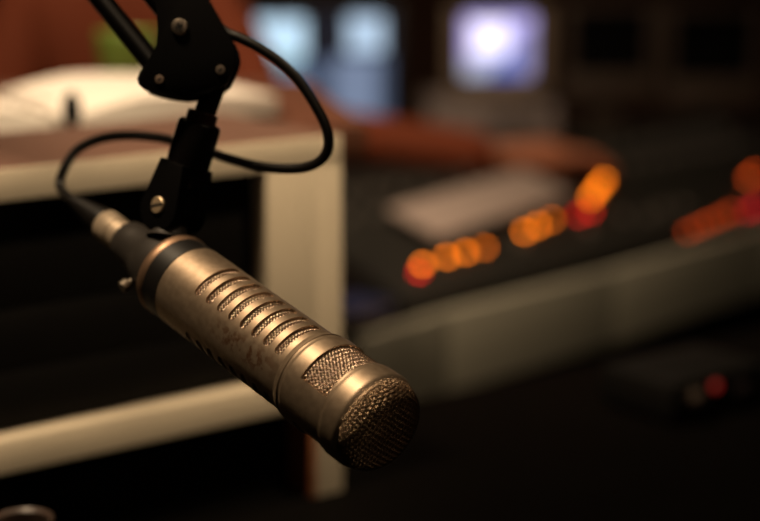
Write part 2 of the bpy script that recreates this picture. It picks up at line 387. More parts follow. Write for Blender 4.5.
def button(px, py, m, label, size=0.0072):
    t, n = ray_console(px, py); lit.append((t, n))
    bm = bmesh.new(); box(bm, (size, size, 0.006), S(t, n, 0.003), 0.0012); plabel(finish('lit_button', bm, m, mc), label)
    bm = bmesh.new(); r = size/2 + 0.0022
    prism(bm, [(-r, -r), (r, -r), (r, r), (-r, r)], 0.0025, S(t, n, 0.001)); finish('button_surround', bm, M_plastic, mc)
for p in ((422, 267), (446, 259.5), (465, 255), (484, 250)): button(*p, M_orange if p[0] < 470 else M_orange_dim, 'orange lit button')
button(418, 275, M_red, 'red lit button')
for p in ((524, 234), (537, 228), (551, 222)): button(*p, M_orange if p[0] < 545 else M_orange_dim, 'orange lit button')
for p in ((590, 200), (594, 194), (599, 188), (603, 182), (607, 177)): button(*p, M_orange, 'orange lit button')
for p in ((578, 217), (590, 213)): button(*p, M_red, 'red lit button')
for p in ((687, 234), (698, 229), (709, 224), (720, 219), (731, 214)): button(*p, mat('dull_orange_lens', (0.05, 0.02, 0.01), 0.4, emit=(1.0, 0.10, 0.012), estr=2.4), 'dull orange lit button')
for p in ((748, 213), (757, 208)): button(*p, mat('pinkish_red_lens', (0.05, 0.02, 0.01), 0.4, emit=(1.0, 0.02, 0.03), estr=3.6), 'red lit button')
for p in ((748, 181), (754, 175)): button(*p, mat('deep_orange_lens', (0.05, 0.02, 0.01), 0.4, emit=(1.0, 0.11, 0.01), estr=4.2), 'deep orange lit button')
def clear(t, n, r=0.022): return all((t-a)**2 + (n-b)**2 > r*r for a, b in lit)
for i in range(22):
    t = K0 + 0.035 + i*0.0495
    if clear(t, 0.075, 0.045):
        bm = bmesh.new(); prism(bm, [(-0.002, -0.034), (0.002, -0.034), (0.002, 0.034), (-0.002, 0.034)], 0.001, S(t, 0.075, 0.0004)); sl = finish('fader_slot', bm, M_dark, mc)
        bm = bmesh.new(); box(bm, (0.010, 0.020, 0.010), S(t, 0.070 + 0.02*random.random(), 0.006), 0.002); finish('fader_cap', bm, M_fader, mc)
    for n in (0.205, 0.26):
        if clear(t, n):
            bm = bmesh.new(); lathe(bm, [(0.007, 0), (0.0065, 0.010), (0.005, 0.012), (0, 0.012)], 16, S(t, n)); finish('rotary_knob', bm, M_fader, mc)

# loose paper and notebooks on the console
def lying(name, px, py, sx, sy, th, m, label, cat, yaw=0.0, lift=0.014, parts=None):
    t, n = ray_console(px, py)
    Mx = Mc @ S(t, n, lift) @ Matrix.Rotation(yaw, 4, 'Z')
    bm = bmesh.new(); box(bm, (sx, sy, th), T(0, 0, th/2), min(th*0.3, 0.001))
    o = finish(name, bm, m); o.matrix_world = Mx; return tag(o, label, cat)
lying('paper_stack', 480, 214, 0.33, 0.088, 0.006, M_paper_grey, 'pale sheets of paper lying on the console under the outstretched arm', 'paper', math.radians(6), 0.016)

# notebooks at the left end of the desk
def notebook(px, py, z, sx, sy, m, yaw, label):
    p = on_z(px, py, z); Mx = frame((p.x, p.y, z), U, N) @ Matrix.Rotation(yaw, 4, 'Z')
    r = empty('notebook', Mx, label, 'notebook')
    bm = bmesh.new(); box(bm, (sx, sy, 0.010), T(0, 0, 0.0065), 0.0006); finish('pages', bm, M_paper_grey, r)
    for zz in (0.001, 0.012): bm = bmesh.new(); box(bm, (sx+0.004, sy+0.004, 0.0016), T(0, 0, zz), 0.0006); finish('cover', bm, m, r)
t0, n0 = -0.095, 0.115
def nb_at(t, n, z, sx, sy, m, yaw, label):
    p = D(t, n, z); r = empty('notebook', frame(p, U, N) @ Matrix.Rotation(yaw, 4, 'Z'), label, 'notebook')
    bm = bmesh.new(); box(bm, (sx, sy, 0.010), T(0, 0, 0.0068), 0.0006); finish('pages', bm, M_paper_grey, r)
    for zz in (0.0008, 0.0128): bm = bmesh.new(); box(bm, (sx+0.004, sy+0.004, 0.0016), T(0, 0, zz), 0.0006); finish('cover', bm, m, r)
nb_at(-0.092, 0.20, DZ, 0.085, 0.13, M_red_cover, 0.0, 'dark red notebook on the desk at the left end of the console')
nb_at(-0.088, 0.075, DZ, 0.080, 0.07, M_blue_cover, 0.0, 'dark blue notebook near the grey desk edge beside the beige post')

# ------------------------------------------------------------------ rear desk with the screens
RZ = 0.74
rd = empty('rear_desk', (0.75, 3.62, 0), 'dark rear desk carrying the row of screens', 'desk')
bm = bmesh.new(); box(bm, (2.5, 0.85, 0.03), T(0, 0, RZ-0.015), 0.002); finish('desktop', bm, mat('dark_brown_top', (0.07, 0.04, 0.03), 0.5, noise=0.1), rd)
for x in (-1.2, 1.2):
    for y in (-0.38, 0.38):
        bm = bmesh.new(); box(bm, (0.05, 0.05, RZ-0.03), T(x, y, (RZ-0.03)/2), 0.002); finish('leg', bm, M_plastic, rd)
bm = bmesh.new(); box(bm, (2.3, 0.018, 0.45), T(0, 0.36, 0.48), 0.001); finish('modesty_panel', bm, M_darkpanel, rd)

def screen_mat(name, build):
    m = bpy.data.materials.new(name); m.use_nodes = True; nt = m.node_tree
    b = nt.nodes['Principled BSDF']; b.inputs['Base Color'].default_value = (0.01, 0.01, 0.012, 1); b.inputs['Roughness'].default_value = 0.2
    build(nt, b); return m
def uv_xyz(nt):
    tc = nt.nodes.new('ShaderNodeTexCoord'); sx = nt.nodes.new('ShaderNodeSeparateXYZ'); nt.links.new(tc.outputs['Generated'], sx.inputs[0]); return sx
def mth(nt, op, a, b=None, c=None):
    n = nt.nodes.new('ShaderNodeMath'); n.operation = op
    for i, v in enumerate((a, b, c)):
        if v is None: continue
        if isinstance(v, (int, float)): n.inputs[i].default_value = v
        else: nt.links.new(v, n.inputs[i])
    return n.outputs[0]
def rect_mask(nt, sx, x0, x1, y0, y1):
    X, Z = sx.outputs[0], sx.outputs[2]
    return mth(nt, 'MULTIPLY', mth(nt, 'MULTIPLY', mth(nt, 'GREATER_THAN', X, x0), mth(nt, 'LESS_THAN', X, x1)), mth(nt, 'MULTIPLY', mth(nt, 'GREATER_THAN', Z, y0), mth(nt, 'LESS_THAN', Z, y1)))
def paint(nt, b, layers, strength):
    sx = uv_xyz(nt); col = None
    base = nt.nodes.new('ShaderNodeRGB'); base.outputs[0].default_value = (*layers[0], 1); col = base.outputs[0]
    for mask_fn, c in layers[1:]:
        mx = nt.nodes.new('ShaderNodeMix'); mx.data_type = 'RGBA'; nt.links.new(mask_fn(nt, sx), mx.inputs[0]); nt.links.new(col, mx.inputs[6]); mx.inputs[7].default_value = (*c, 1); col = mx.outputs[2]
    nt.links.new(col, b.inputs['Emission Color']); b.inputs['Emission Strength'].default_value = strength
R_ = lambda x0, x1, y0, y1: (lambda nt, sx: rect_mask(nt, sx, x0, x1, y0, y1))
# software windows: two bright panes on top, rows of dim blue below
M_scr_left = screen_mat('blue_window_screen', lambda nt, b: paint(nt, b, [(0.012, 0.013, 0.018),
    (R_(0.02, 0.98, 0.0, 0.60), (0.045, 0.060, 0.10)), (R_(0.10, 0.42, 0.12, 0.45), (0.15, 0.22, 0.33)), (R_(0.60, 0.90, 0.02, 0.56), (0.15, 0.19, 0.28)),
    (R_(0.04, 0.40, 0.58, 0.93), (0.52, 0.72, 0.88)), (R_(0.69, 0.94, 0.62, 0.95), (0.42, 0.55, 0.70)), (R_(0.06, 0.36, 0.50, 0.58), (0.18, 0.34, 0.32)), (R_(0.42, 0.62, 0.56, 1.0), (0.008, 0.008, 0.012))], 1.25))
def diag(nt, sx): return mth(nt, 'MULTIPLY', mth(nt, 'GREATER_THAN', mth(nt, 'SUBTRACT', sx.outputs[0], mth(nt, 'MULTIPLY', sx.outputs[2], 0.75)), 0.34), mth(nt, 'LESS_THAN', sx.outputs[2], 0.62))
M_scr_lav = screen_mat('lavender_screen', lambda nt, b: paint(nt, b, [(0.52, 0.46, 0.95), (R_(0.14, 0.64, 0.36, 0.88), (1.25, 1.15, 1.45)), (R_(0.0, 1.0, 0.0, 0.30), (0.42, 0.46, 0.62)), (diag, (0.10, 0.15, 0.46)), (R_(0.80, 1.0, 0.0, 0.75), (0.30, 0.28, 0.52))], 1.15))

def monitor(px, py, depth, w_, h_, yaw, screen, case_m, label, deep, base_h, bottom=0.02, side=0.016, group=None, zbase=RZ):
    """screen centre at the given direction; crt if deep"""
    c = W(px, py, depth)
    r = empty('monitor', T(c.x, c.y, zbase) @ Matrix.Rotation(yaw, 4, 'Z'), label, 'monitor', group)
    zc = c.z - zbase; top = 0.016
    # front bezel as a ring
    bm = bmesh.new()
    for (x0, x1, z0, z1) in ((-w_/2-side, -w_/2, -h_/2-bottom, h_/2+top), (w_/2, w_/2+side, -h_/2-bottom, h_/2+top), (-w_/2, w_/2, h_/2, h_/2+top), (-w_/2, w_/2, -h_/2-bottom, -h_/2)):
        box(bm, (x1-x0, 0.02, z1-z0), T((x0+x1)/2, 0.002, zc+(z0+z1)/2), 0.001)
    finish('bezel', bm, case_m, r)
    bm = bmesh.new(); box(bm, (w_, 0.006, h_), T(0, 0.004, zc)); finish('screen', bm, screen, r, smooth=False)
    bm = bmesh.new(); zb = zc - bottom/2 + top/2; hh = h_ + bottom + top; ww = w_ + 2*side
    a_ = [bm.verts.new((sx*ww/2, 0.012, zb+sz*hh/2)) for sx, sz in ((-1, -1), (1, -1), (1, 1), (-1, 1))]
    b_ = [bm.verts.new((sx*ww/2*0.7, 0.012+deep, zb+sz*hh/2*0.7)) for sx, sz in ((-1, -1), (1, -1), (1, 1), (-1, 1))]
    bm.faces.new(a_); bm.faces.new(b_[::-1])
    for i in range(4): bm.faces.new((a_[i], a_[(i+1) % 4], b_[(i+1) % 4], b_[i]))
    finish('back_shell', bm, case_m, r)
    zlow = zb - hh/2
    bm = bmesh.new(); box(bm, (ww*0.34, 0.05, zlow+0.03-0.012), T(0, 0.05, 0.012+(zlow+0.03-0.012)/2), 0.003); finish('neck', bm, case_m, r)
    bm = bmesh.new(); box(bm, (ww*0.75, 0.16, 0.014), T(0, 0.06, 0.007), 0.004); finish('stand_base', bm, case_m, r)
    return r
M_case_dim = mat('dark_brown_monitor_case', (0.085, 0.060, 0.045), 0.5, noise=0.04, scale=20)
M_case_dark = mat('black_monitor_case', (0.015, 0.014, 0.013), 0.45)
monitor(320, 65, 3.25, 0.275, 0.205, 0.0, M_scr_left, M_case_dark, 'black monitor showing blue and white windows, behind the looped cable', 0.035, 0.1)
monitor(498, 46, 3.62, 0.148, 0.130, 0.05, M_scr_lav, M_case, 'beige monitor with a bright lavender picture on its screen', 0.16, 0.05, 0.030, 0.034, None, RZ + 0.082)
c = W(492, 46, 3.62)
pc = empty('desktop_computer', T(c.x, c.y, RZ) @ Matrix.Rotation(0.05, 4, 'Z'), 'flat grey desktop computer lying under the lavender monitor', 'computer')
bm = bmesh.new(); box(bm, (0.27, 0.28, 0.076), T(0, 0.09, 0.044), 0.003); finish('case', bm, M_keys, pc)
bm = bmesh.new(); box(bm, (0.13, 0.004, 0.012), T(0.04, -0.0505, 0.062)); box(bm, (0.10, 0.004, 0.006), T(0.045, -0.0505, 0.042)); finish('drive_slot', bm, M_plastic, pc)
bm = bmesh.new(); lathe(bm, [(0.007, 0), (0.007, 0.003), (0.005, 0.004), (0, 0.004)], 20, T(-0.10, -0.050, 0.06) @ Matrix.Rotation(PI/2, 4, 'X')); finish('power_button', bm, M_fader, pc)
for x in (-0.11, 0.11):
    for y in (-0.03, 0.21):
        bm = bmesh.new(); lathe(bm, [(0.009, 0), (0.009, 0.007)], 16, T(x, y, 0)); finish('foot', bm, M_rubber, pc)
monitor(610, 42, 3.62, 0.165, 0.135, 0.10, M_glass_off, M_case_dim, 'dark switched off monitor right of the lavender screen', 0.16, 0.05, 0.050, 0.02)
monitor(713, 46, 3.66, 0.180, 0.140, 0.12, M_glass_off, M_case_dim, 'dark switched off monitor at the far right of the rear desk', 0.16, 0.05, 0.055, 0.02)

# ------------------------------------------------------------------ the person (head above the picture), seated behind the counter
def skin_mesh(nodes, edges, root=0, sub=2):
    """nodes: (pos, radius or (rx, ry)); returns evaluated mesh copied to a bmesh"""
    me = bpy.data.meshes.new('skeleton'); me.from_pydata([n[0] for n in nodes], edges, [])
    o = bpy.data.objects.new('skeleton', me); C.objects.link(o)
    o.modifiers.new('skin', 'SKIN'); s = o.modifiers.new('sub', 'SUBSURF'); s.levels = sub; s.render_levels = sub
    if not me.skin_vertices:
        bpy.context.view_layer.objects.active = o
        me.attributes  # ensure layer
    for i, n in enumerate(nodes):
        r = n[1] if isinstance(n[1], tuple) else (n[1], n[1]); me.skin_vertices[0].data[i].radius = r
        me.skin_vertices[0].data[i].use_root = (i == root)
    bpy.context.view_layer.update(); dg = bpy.context.evaluated_depsgraph_get()
    ev = o.evaluated_get(dg); m2 = ev.to_mesh(); bm = bmesh.new(); bm.from_mesh(m2); ev.to_mesh_clear()
    bpy.data.objects.remove(o); bpy.data.meshes.remove(me); return bm
def merge(a, b):
    tmp = bpy.data.meshes.new('tmp'); b.to_mesh(tmp); b.free(); a.from_mesh(tmp); bpy.data.meshes.remove(tmp)
pr = empty('person', (-0.38, 2.72, 0), 'person in a rust red shirt reaching an arm across to the console', 'person')
PO = Vector((-0.38, 2.72, 0))
V = lambda x, y, z: Vector((x, y, z)) - PO
elbow, wrist, tip = V(-0.155, 2.42, 0.928), V(0.175, 2.51, 0.872), V(0.40, 2.59, 0.868)
nodes = [(V(-0.38, 2.73, 0.56), (0.16, 0.12)), (V(-0.38, 2.73, 0.72), (0.145, 0.105)), (V(-0.375, 2.71, 0.90), (0.165, 0.115)), (V(-0.37, 2.69, 1.06), (0.15, 0.10)),
         (V(-0.37, 2.68, 1.17), 0.058), (V(-0.37, 2.66, 1.26), 0.055),
         (V(-0.275, 2.665, 1.11), 0.056), (elbow, 0.034), (wrist, 0.027), (V(0.240, 2.533, 0.872), (0.042, 0.022)), (V(0.290, 2.551, 0.872), (0.040, 0.018)),
         (V(-0.54, 2.68, 1.11), 0.062), (V(-0.61, 2.60, 0.86), 0.043), (V(-0.50, 2.42, 0.70), 0.030), (V(-0.46, 2.36, 0.665), (0.042, 0.022)), (V(-0.44, 2.32, 0.645), (0.038, 0.018)),
         (V(-0.28, 2.66, 0.54), 0.085), (V(-0.26, 2.28, 0.535), 0.06), (V(-0.26, 2.32, 0.10), 0.042), (V(-0.26, 2.20, 0.045), (0.042, 0.03)),
         (V(-0.48, 2.66, 0.54), 0.085), (V(-0.50, 2.28, 0.535), 0.06), (V(-0.50, 2.32, 0.10), 0.042), (V(-0.50, 2.20, 0.045), (0.042, 0.03))]
edges = [(0, 1), (1, 2), (2, 3), (3, 4), (4, 5), (3, 6), (6, 7), (7, 8), (8, 9), (9, 10), (3, 11), (11, 12), (12, 13), (13, 14), (14, 15), (0, 16), (16, 17), (17, 18), (18, 19), (0, 20), (20, 21), (21, 22), (22, 23)]
body = skin_mesh([(p_, (r * 0.92 if not isinstance(r, tuple) else (r[0]*0.92, r[1]*0.92))) for p_, r in nodes], edges, 0, 2)
def fingers(palm0, palm1, down, length):
    ax = (palm1-palm0).normalized(); side = ax.cross(down).normalized()
    for k, f in enumerate((0.82, 1.0, 0.95, 0.75)):
        b0 = palm1 - ax*0.012 + side*(0.027 - 0.018*k); L1 = length*f
        p1 = b0 + ax*L1*0.45 + down*0.002; p2 = p1 + ax*L1*0.30 + down*0.012; p3 = p2 + ax*L1*0.22 + down*0.018
        merge(body, skin_mesh([(b0, 0.0095), (p1, 0.0088), (p2, 0.008), (p3, 0.007)], [(0, 1), (1, 2), (2, 3)], 0, 1))
    b0 = palm0 + side*0.028; p1 = b0 + (ax*0.6 + side*0.7).normalized()*0.035; p2 = p1 + (ax*0.9 + side*0.2).normalized()*0.028 + down*0.006
    merge(body, skin_mesh([(b0, 0.012), (p1, 0.0105), (p2, 0.0085)], [(0, 1), (1, 2)], 0, 1))
fingers(nodes[9][0], nodes[10][0], Vector((0.1, 0.05, -1)), 0.085)
fingers(nodes[14][0], nodes[15][0], Vector((0, 0, -1)), 0.085)
# head with face
hc = V(-0.37, 2.635, 1.385)
hb = bmesh.new(); bmesh.ops.create_uvsphere(hb, u_segments=40, v_segments=28, radius=1.0)
for v in hb.verts:
    x, y, z = v.co; sx = 0.076*(1 - 0.22*max(0, -z)); q = Vector((x*sx, y*0.096, z*0.118))
    if y < -0.3 and z < -0.35: q.y -= 0.006*(-z)
    g = math.exp(-((x/0.16)**2 + ((z+0.12)/0.22)**2)) if y < 0 else 0; q.y -= 0.020*g           # nose
    for s in (-1, 1):
        e = math.exp(-(((x-s*0.40)/0.16)**2 + ((z-0.06)/0.10)**2)) if y < 0 else 0; q.y += 0.008*e  # eye sockets
    l = math.exp(-((x/0.30)**2 + ((z+0.48)/0.05)**2)) if y < 0 else 0; q.y -= 0.005*l            # lips
    v.co = q + hc
merge(body, hb)
for s in (-1, 1):
    eb = bmesh.new(); bmesh.ops.create_uvsphere(eb, u_segments=12, v_segments=10, radius=1.0)
    for v in eb.verts: v.co = Vector((v.co.x*0.010, v.co.y*0.018, v.co.z*0.030)) + hc + Vector((s*0.076, 0.010, -0.005))
    merge(body, eb)
finish('body', body, M_skin, pr, angle=80)
for s in (-1, 1):
    bm = bmesh.new(); bmesh.ops.create_uvsphere(bm, u_segments=16, v_segments=12, radius=0.0115, matrix=T(*(hc + Vector((s*0.030, -0.0755, 0.007))))); ey = finish('eye', bm, mat('eye_white', (0.7, 0.66, 0.6), 0.2), pr); bm = bmesh.new(); bmesh.ops.create_uvsphere(bm, u_segments=16, v_segments=12, radius=0.0060, matrix=T(*(hc + Vector((s*0.030, -0.0822, 0.006))))); finish('iris', bm, M_hair, ey)
bm = bmesh.new(); bmesh.ops.create_uvsphere(bm, u_segments=32, v_segments=20, radius=1.0)
bmesh.ops.delete(bm, geom=[v for v in bm.verts if v.co.z < -0.35 or (v.co.y < -0.35 and v.co.z < 0.45)], context='VERTS')
for v in bm.verts: v.co = Vector((v.co.x*0.083, v.co.y*0.103, v.co.z*0.126)) + hc
finish('hair', bm, M_hair, pr, angle=80)
sn = [nodes[i] for i in (0, 1, 2, 3, 4, 6, 7, 8, 11, 12, 13)]
grow = lambda r, g: (r[0]+g, r[1]+g) if isinstance(r, tuple) else r+g
sh = skin_mesh([(p_, grow(r, 0.012)) for p_, r in sn], [(0, 1), (1, 2), (2, 3), (3, 4), (3, 5), (5, 6), (6, 7), (3, 8), (8, 9), (9, 10)], 0, 2)
finish('shirt', sh, M_shirt, pr, angle=80)
tn = [nodes[i] for i in (0, 16, 17, 18, 20, 21, 22)]
finish('trousers', skin_mesh([(p_, grow(r, 0.012)) for p_, r in tn], [(0, 1), (1, 2), (2, 3), (0, 4), (4, 5), (5, 6)], 0, 2), M_trouser, pr, angle=80)
for i in (18, 22):
    a_, b_ = nodes[i][0], nodes[i+1][0]
    bm = bmesh.new(); box(bm, (0.10, 0.27, 0.075), T((a_.x+b_.x)/2, (a_.y+b_.y)/2-0.02, 0.040), 0.025, 3); finish('shoe', bm, M_plastic, pr)
chr_ = empty('office_chair', (-0.38, 2.76, 0), 'dark office chair under the person in the rust red shirt', 'chair')
bm = bmesh.new(); box(bm, (0.46, 0.44, 0.06), T(0, -0.02, 0.40), 0.02, 3); finish('seat', bm, M_trouser, chr_)
bm = bmesh.new(); box(bm, (0.40, 0.05, 0.42), T(0, 0.235, 0.74), 0.02, 3); finish('backrest', bm, M_trouser, chr_)
bm = bmesh.new(); tube(bm, spline([(0, 0.10, 0.375), (0, 0.24, 0.39), (0, 0.275, 0.55), (0, 0.265, 0.70)], 8), 0.016, 12); finish('back_bracket', bm, M_plastic, chr_)
bm = bmesh.new(); lathe(bm, [(0.03, 0.07), (0.03, 0.22), (0.02, 0.22), (0.02, 0.37)], 24); finish('column', bm, M_plastic, chr_)
for i in range(5):
    q = 2*PI*i/5
    bm = bmesh.new(); tube(bm, [(0, 0, 0.10), (0.28*math.cos(q), 0.28*math.sin(q), 0.065)], [0.022, 0.014], 12); lathe(bm, [(0.0, 0.0), (0.018, 0.004), (0.025, 0.025), (0.018, 0.05), (0, 0.055)], 16, T(0.27*math.cos(q), 0.27*math.sin(q), 0.0)); finish('leg', bm, M_plastic, chr_)

# ------------------------------------------------------------------ microphone
P1 = W(178, 278, 0.965); P2 = W(347, 402, 0.872)
AX = (P2-P1).normalized(); E1 = (UP - AX*UP.dot(AX)).normalized(); E2 = AX.cross(E1)
Mm = Matrix((E1, E2, AX)).transposed().to_4x4(); Mm.translation = P1
mic = empty('microphone', Mm, 'champagne metal broadcast microphone with slotted body hanging from the black boom arm', 'microphone')
mm = 0.001
RB, RHD = 24.3*mm, 26.6*mm
def shell(name, s_vals, r_of, holes, m, th_step=1.0, depth=2.0*mm):
    """cylinder grid with holes cut through; hole rims turn inwards"""
    nth = int(360/th_step); bm = bmesh.new(); g = []
    for s in s_vals: g.append([bm.verts.new((r_of(s)*math.cos(math.radians(i*th_step)), r_of(s)*math.sin(math.radians(i*th_step)), s)) for i in range(nth)])
    for j in range(len(s_vals)-1):
        sc_ = (s_vals[j]+s_vals[j+1])/2
        for i in range(nth):
            if holes(((i+0.5)*th_step), sc_): continue
            k = (i+1) % nth; bm.faces.new((g[j][i], g[j][k], g[j+1][k], g[j+1][i]))
    bmesh.ops.delete(bm, geom=[v for v in bm.verts if not v.link_faces], context='VERTS')
    be = [e for e in bm.edges if len(e.link_faces) == 1 and not (abs(e.verts[0].co.z-e.verts[1].co.z) < 1e-7 and (abs(e.verts[0].co.z-s_vals[0]) < 1e-7 or abs(e.verts[0].co.z-s_vals[-1]) < 1e-7))]
    ret = bmesh.ops.extrude_edge_only(bm, edges=be)
    for v in [x for x in ret['geom'] if isinstance(x, bmesh.types.BMVert)]:
        r = math.hypot(v.co.x, v.co.y); f = (r-depth)/r; v.co.x *= f; v.co.y *= f
    return finish(name, bm, m, mic, angle=40, recalc=False)
SLOT_G = ((-8, 66), (122, 196), (240, 300))
SLOT_S = [41.9*mm + 9.98*mm*i for i in range(8)]
HWS = 2.75*mm
def slot_hole(th, s):
    for c in SLOT_S:
        d = abs(s-c)
        if d < HWS:
            inset = math.degrees((HWS - math.sqrt(HWS*HWS-d*d))/RB)
            for a_, b_ in SLOT_G:
                for t in (th, th-360):
                    if a_+inset < t < b_-inset: return True
    return False
svals = [12.6*mm + 0.5*mm*i for i in range(int((117.6-12.6)/0.5)+1)]
shell('body_tube', svals, lambda s: RB, slot_hole, M_micw)
WIN = ((-49, 71), (128, 251))
def win_hole(th, s):
    if not (134.7*mm < s < 155.7*mm): return False
    return any(a_ < t < b_ for a_, b_ in WIN for t in (th, th-360))
def head_r(s):
    s /= mm
    if s < 122.5: return (24.3 + 1.6*((s-118.2)/4.3)**0.6 if s > 118.2 else 24.3)*mm
    if s < 124: return 25.5*mm
    if s < 126: return (25.5 + 0.8*(s-124)/2)*mm
    if s < 157: return 26.3*mm
    if s < 159: return (26.3 + 0.6*(s-157)/2)*mm
    if s < 168.2: return 26.9*mm
    if s < 171.2: return (26.9 - 1.5*((s-168.2)/3)**2)*mm
    return 25.2*mm
hv = [117.6, 118.2, 118.4, 118.8, 119.5, 120.5, 121.5, 122.4, 122.6, 123.9, 124.1, 125, 126] + [126+0.5*i for i in range(1, 17)] + [134.7+0.5*i for i in range(1, 43)] + [156, 156.5, 157, 157.5, 158, 159, 160, 162, 164, 166, 168.2, 168.8, 169.4, 170.0, 170.6, 171.1, 171.6, 172.0]
hv = sorted(set(round(x, 3) for x in hv)); hv = [x for x in hv if True]
shell('head_shell', [x*mm for x in hv], head_r, win_hole, M_mic, 1.0, 1.8*mm)
bm = bmesh.new(); lathe(bm, [(23.4*mm, 122.0*mm), (24.3*mm, 122.6*mm), (24.3*mm, 123.2*mm), (23.4*mm, 124*mm)], 64, cap=False); finish('groove_ring', bm, M_band, mic)

def lattice_cyl(bm, R, th0, th1, s0, s1, dc, ds, r, amp):
    """two families of diagonal wires woven over and under on a cylinder patch"""
    n = int(math.radians(th1-th0)*R/dc); m = int((s1-s0)/ds); tc = math.radians((th0+th1)/2)
    def pt(i, j, fam):
        th = tc + (i-n/2)*dc/R; rad = R + amp*(1 if (i % 2 == 0) == (fam == 0) else -1) * (1 if j % 2 == 0 else 1)
        return Vector((rad*math.cos(th), rad*math.sin(th), s0+j*ds))
    for fam in (0, 1):
        starts = [(i, 0) for i in range(n+1) if i % 2 == 0] + ([(0, j) for j in range(1, m+1) if j % 2 == 0] if fam == 0 else [(n, j) for j in range(1, m+1) if (n-j) % 2 == 0 and j > 0])
        for i, j in starts:
            pts = []
            while 0 <= i <= n and 0 <= j <= m:
                pts.append(pt(i, j, fam)); i += 1 if fam == 0 else -1; j += 1
            if len(pts) > 1:
                fine = []; rad = []
                for q0, q1 in zip(pts, pts[1:]): fine += [q0, (q0+q1)/2]; rad += [r, r*0.72]
                tube(bm, fine + [pts[-1]], rad + [r], 6, cap=False)
for g_ in SLOT_G[:2]:
    bm = bmesh.new(); lattice_cyl(bm, 22.5*mm, g_[0]-3, g_[1]+3, 37.5*mm, 116.5*mm, 0.98*mm, 1.30*mm, 0.40*mm, 0.38*mm); finish('slot_mesh', bm, M_wire, mic, angle=180)
bm = bmesh.new(); lathe(bm, [(21.6*mm, 14*mm), (21.6*mm, 117*mm), (22.4*mm, 122*mm), (22.8*mm, 157*mm)], 64, cap=True); finish('inner_foam', bm, M_foam, mic)
for g_ in WIN:
    bm = bmesh.new(); lattice_cyl(bm, 24.6*mm, g_[0]-1, g_[1]+1, 133.6*mm, 156.6*mm, 1.08*mm, 1.55*mm, 0.47*mm, 0.46*mm); finish('window_mesh', bm, M_wire, mic, angle=180)
# front grille dome of woven wire
RG = 25.1*mm
def dome_r(r): return 168.0*mm + 14.6*mm*max(0.0, 1-(r/RG)**4.6)**(1/2.4)
prof_ = [(0.0, 0.0, dome_r(0))]                                          # arc length, radius, height along the dome
for i in range(1, 401):
    r = RG*math.sin(PI/2*i/400); z = dome_r(r); l0, r0, z0 = prof_[-1]; prof_.append((l0 + math.hypot(r-r0, z-z0), r, z))
LMAX = prof_[-1][0]
def on_dome(a_, b_, off):
    l = math.hypot(a_, b_)
    for (l0, r0, z0), (l1, r1, z1) in zip(prof_, prof_[1:]):
        if l <= l1: break
    f = (min(l, LMAX)-l0)/(l1-l0); r = r0+(r1-r0)*f; z = z0+(z1-z0)*f
    nl = Vector((-(z1-z0), r1-r0)).normalized(); r += off*nl.x; z += off*nl.y
    c, s_ = (a_/l, b_/l) if l > 1e-9 else (1, 0)
    return Vector((r*c, r*s_, z))
bm = bmesh.new(); pitch = 1.95*mm; nn_ = int(LMAX/pitch); c45 = math.cos(0.35); s45 = math.sin(0.35)
for fam in (0, 1):
    for k in range(-nn_, nn_+1):
        run = []; rad = []
        for j2 in range(-2*nn_-1, 2*nn_+2):
            j = j2/2; a_, b_ = (k*pitch, j*pitch) if fam == 0 else (j*pitch, k*pitch)
            if math.hypot(a_, b_) > LMAX*0.99: continue
            off = 0.0 if j2 % 2 else 0.52*mm*(1 if (j2//2+k) % 2 == 0 else -1)*(1 if fam == 0 else -1)
            run.append(on_dome(a_*c45-b_*s45, a_*s45+b_*c45, off)); rad.append((0.30 if j2 % 2 else 0.56)*mm)
        if len(run) > 1: tube(bm, run, rad, 5, cap=False)
finish('front_grille', bm, M_wire_dark, mic, angle=180)
bm = bmesh.new(); lathe(bm, [(RG*q*0.93, 167.2*mm + (dome_r(RG*q)-168.0*mm)*0.90) for q in (1.0, 0.995, 0.985, 0.97, 0.95, 0.9, 0.8, 0.65, 0.45, 0.25)] + [(0, 167.2*mm + 14.6*mm*0.90)], 64, cap=True); finish('grille_foam', bm, M_foam, mic)
bm = bmesh.new(); lathe(bm, [(23.6*mm, -0.6*mm), (24.1*mm, -0.2*mm), (24.1*mm, 11.6*mm), (23.3*mm, 12.6*mm)], 96); finish('black_band', bm, M_band, mic)
bm = bmesh.new(); lathe(bm, [(22.5*mm, -7.2*mm), (24.0*mm, -6.2*mm), (24.6*mm, -4.6*mm), (24.6*mm, -1.6*mm), (24.0*mm, -0.4*mm)], 96); plabel(finish('tail_ring', bm, M_copper, mic), 'copper coloured ring')
bm = bmesh.new(); lathe(bm, [(12.0*mm, -51*mm), (12.6*mm, -50*mm), (13.6*mm, -40*mm), (14.2*mm, -32*mm), (17.5*mm, -24*mm), (19.5*mm, -18*mm), (20.3*mm, -8*mm), (20.3*mm, -6.5*mm)], 72); finish('tail_clamp', bm, M_clamp, mic)
kd = (Matrix.Rotation(math.radians(127), 3, 'Z') @ Vector((1, 0, 0)))
bm = bmesh.new(); Mk = frame_z(kd*16*mm + Vector((0, 0, -20*mm)), kd, (0, 0, 1))
lathe(bm, [(2.0*mm, 0), (2.0*mm, 5*mm), (3.4*mm, 5*mm), (3.8*mm, 6*mm), (3.8*mm, 9.5*mm), (3.4*mm, 10*mm), (0, 10.2*mm)], 24, Mk); plabel(finish('clamp_screw', bm, mat('dull_steel', (0.16, 0.135, 0.105), 0.5, 0.7), mic), 'small silver thumb screw')

# ------------------------------------------------------------------ boom arm
arm = empty('boom_arm', (0, 0, 0), 'black jointed boom arm reaching down from the upper left to hold the microphone', 'boom arm')
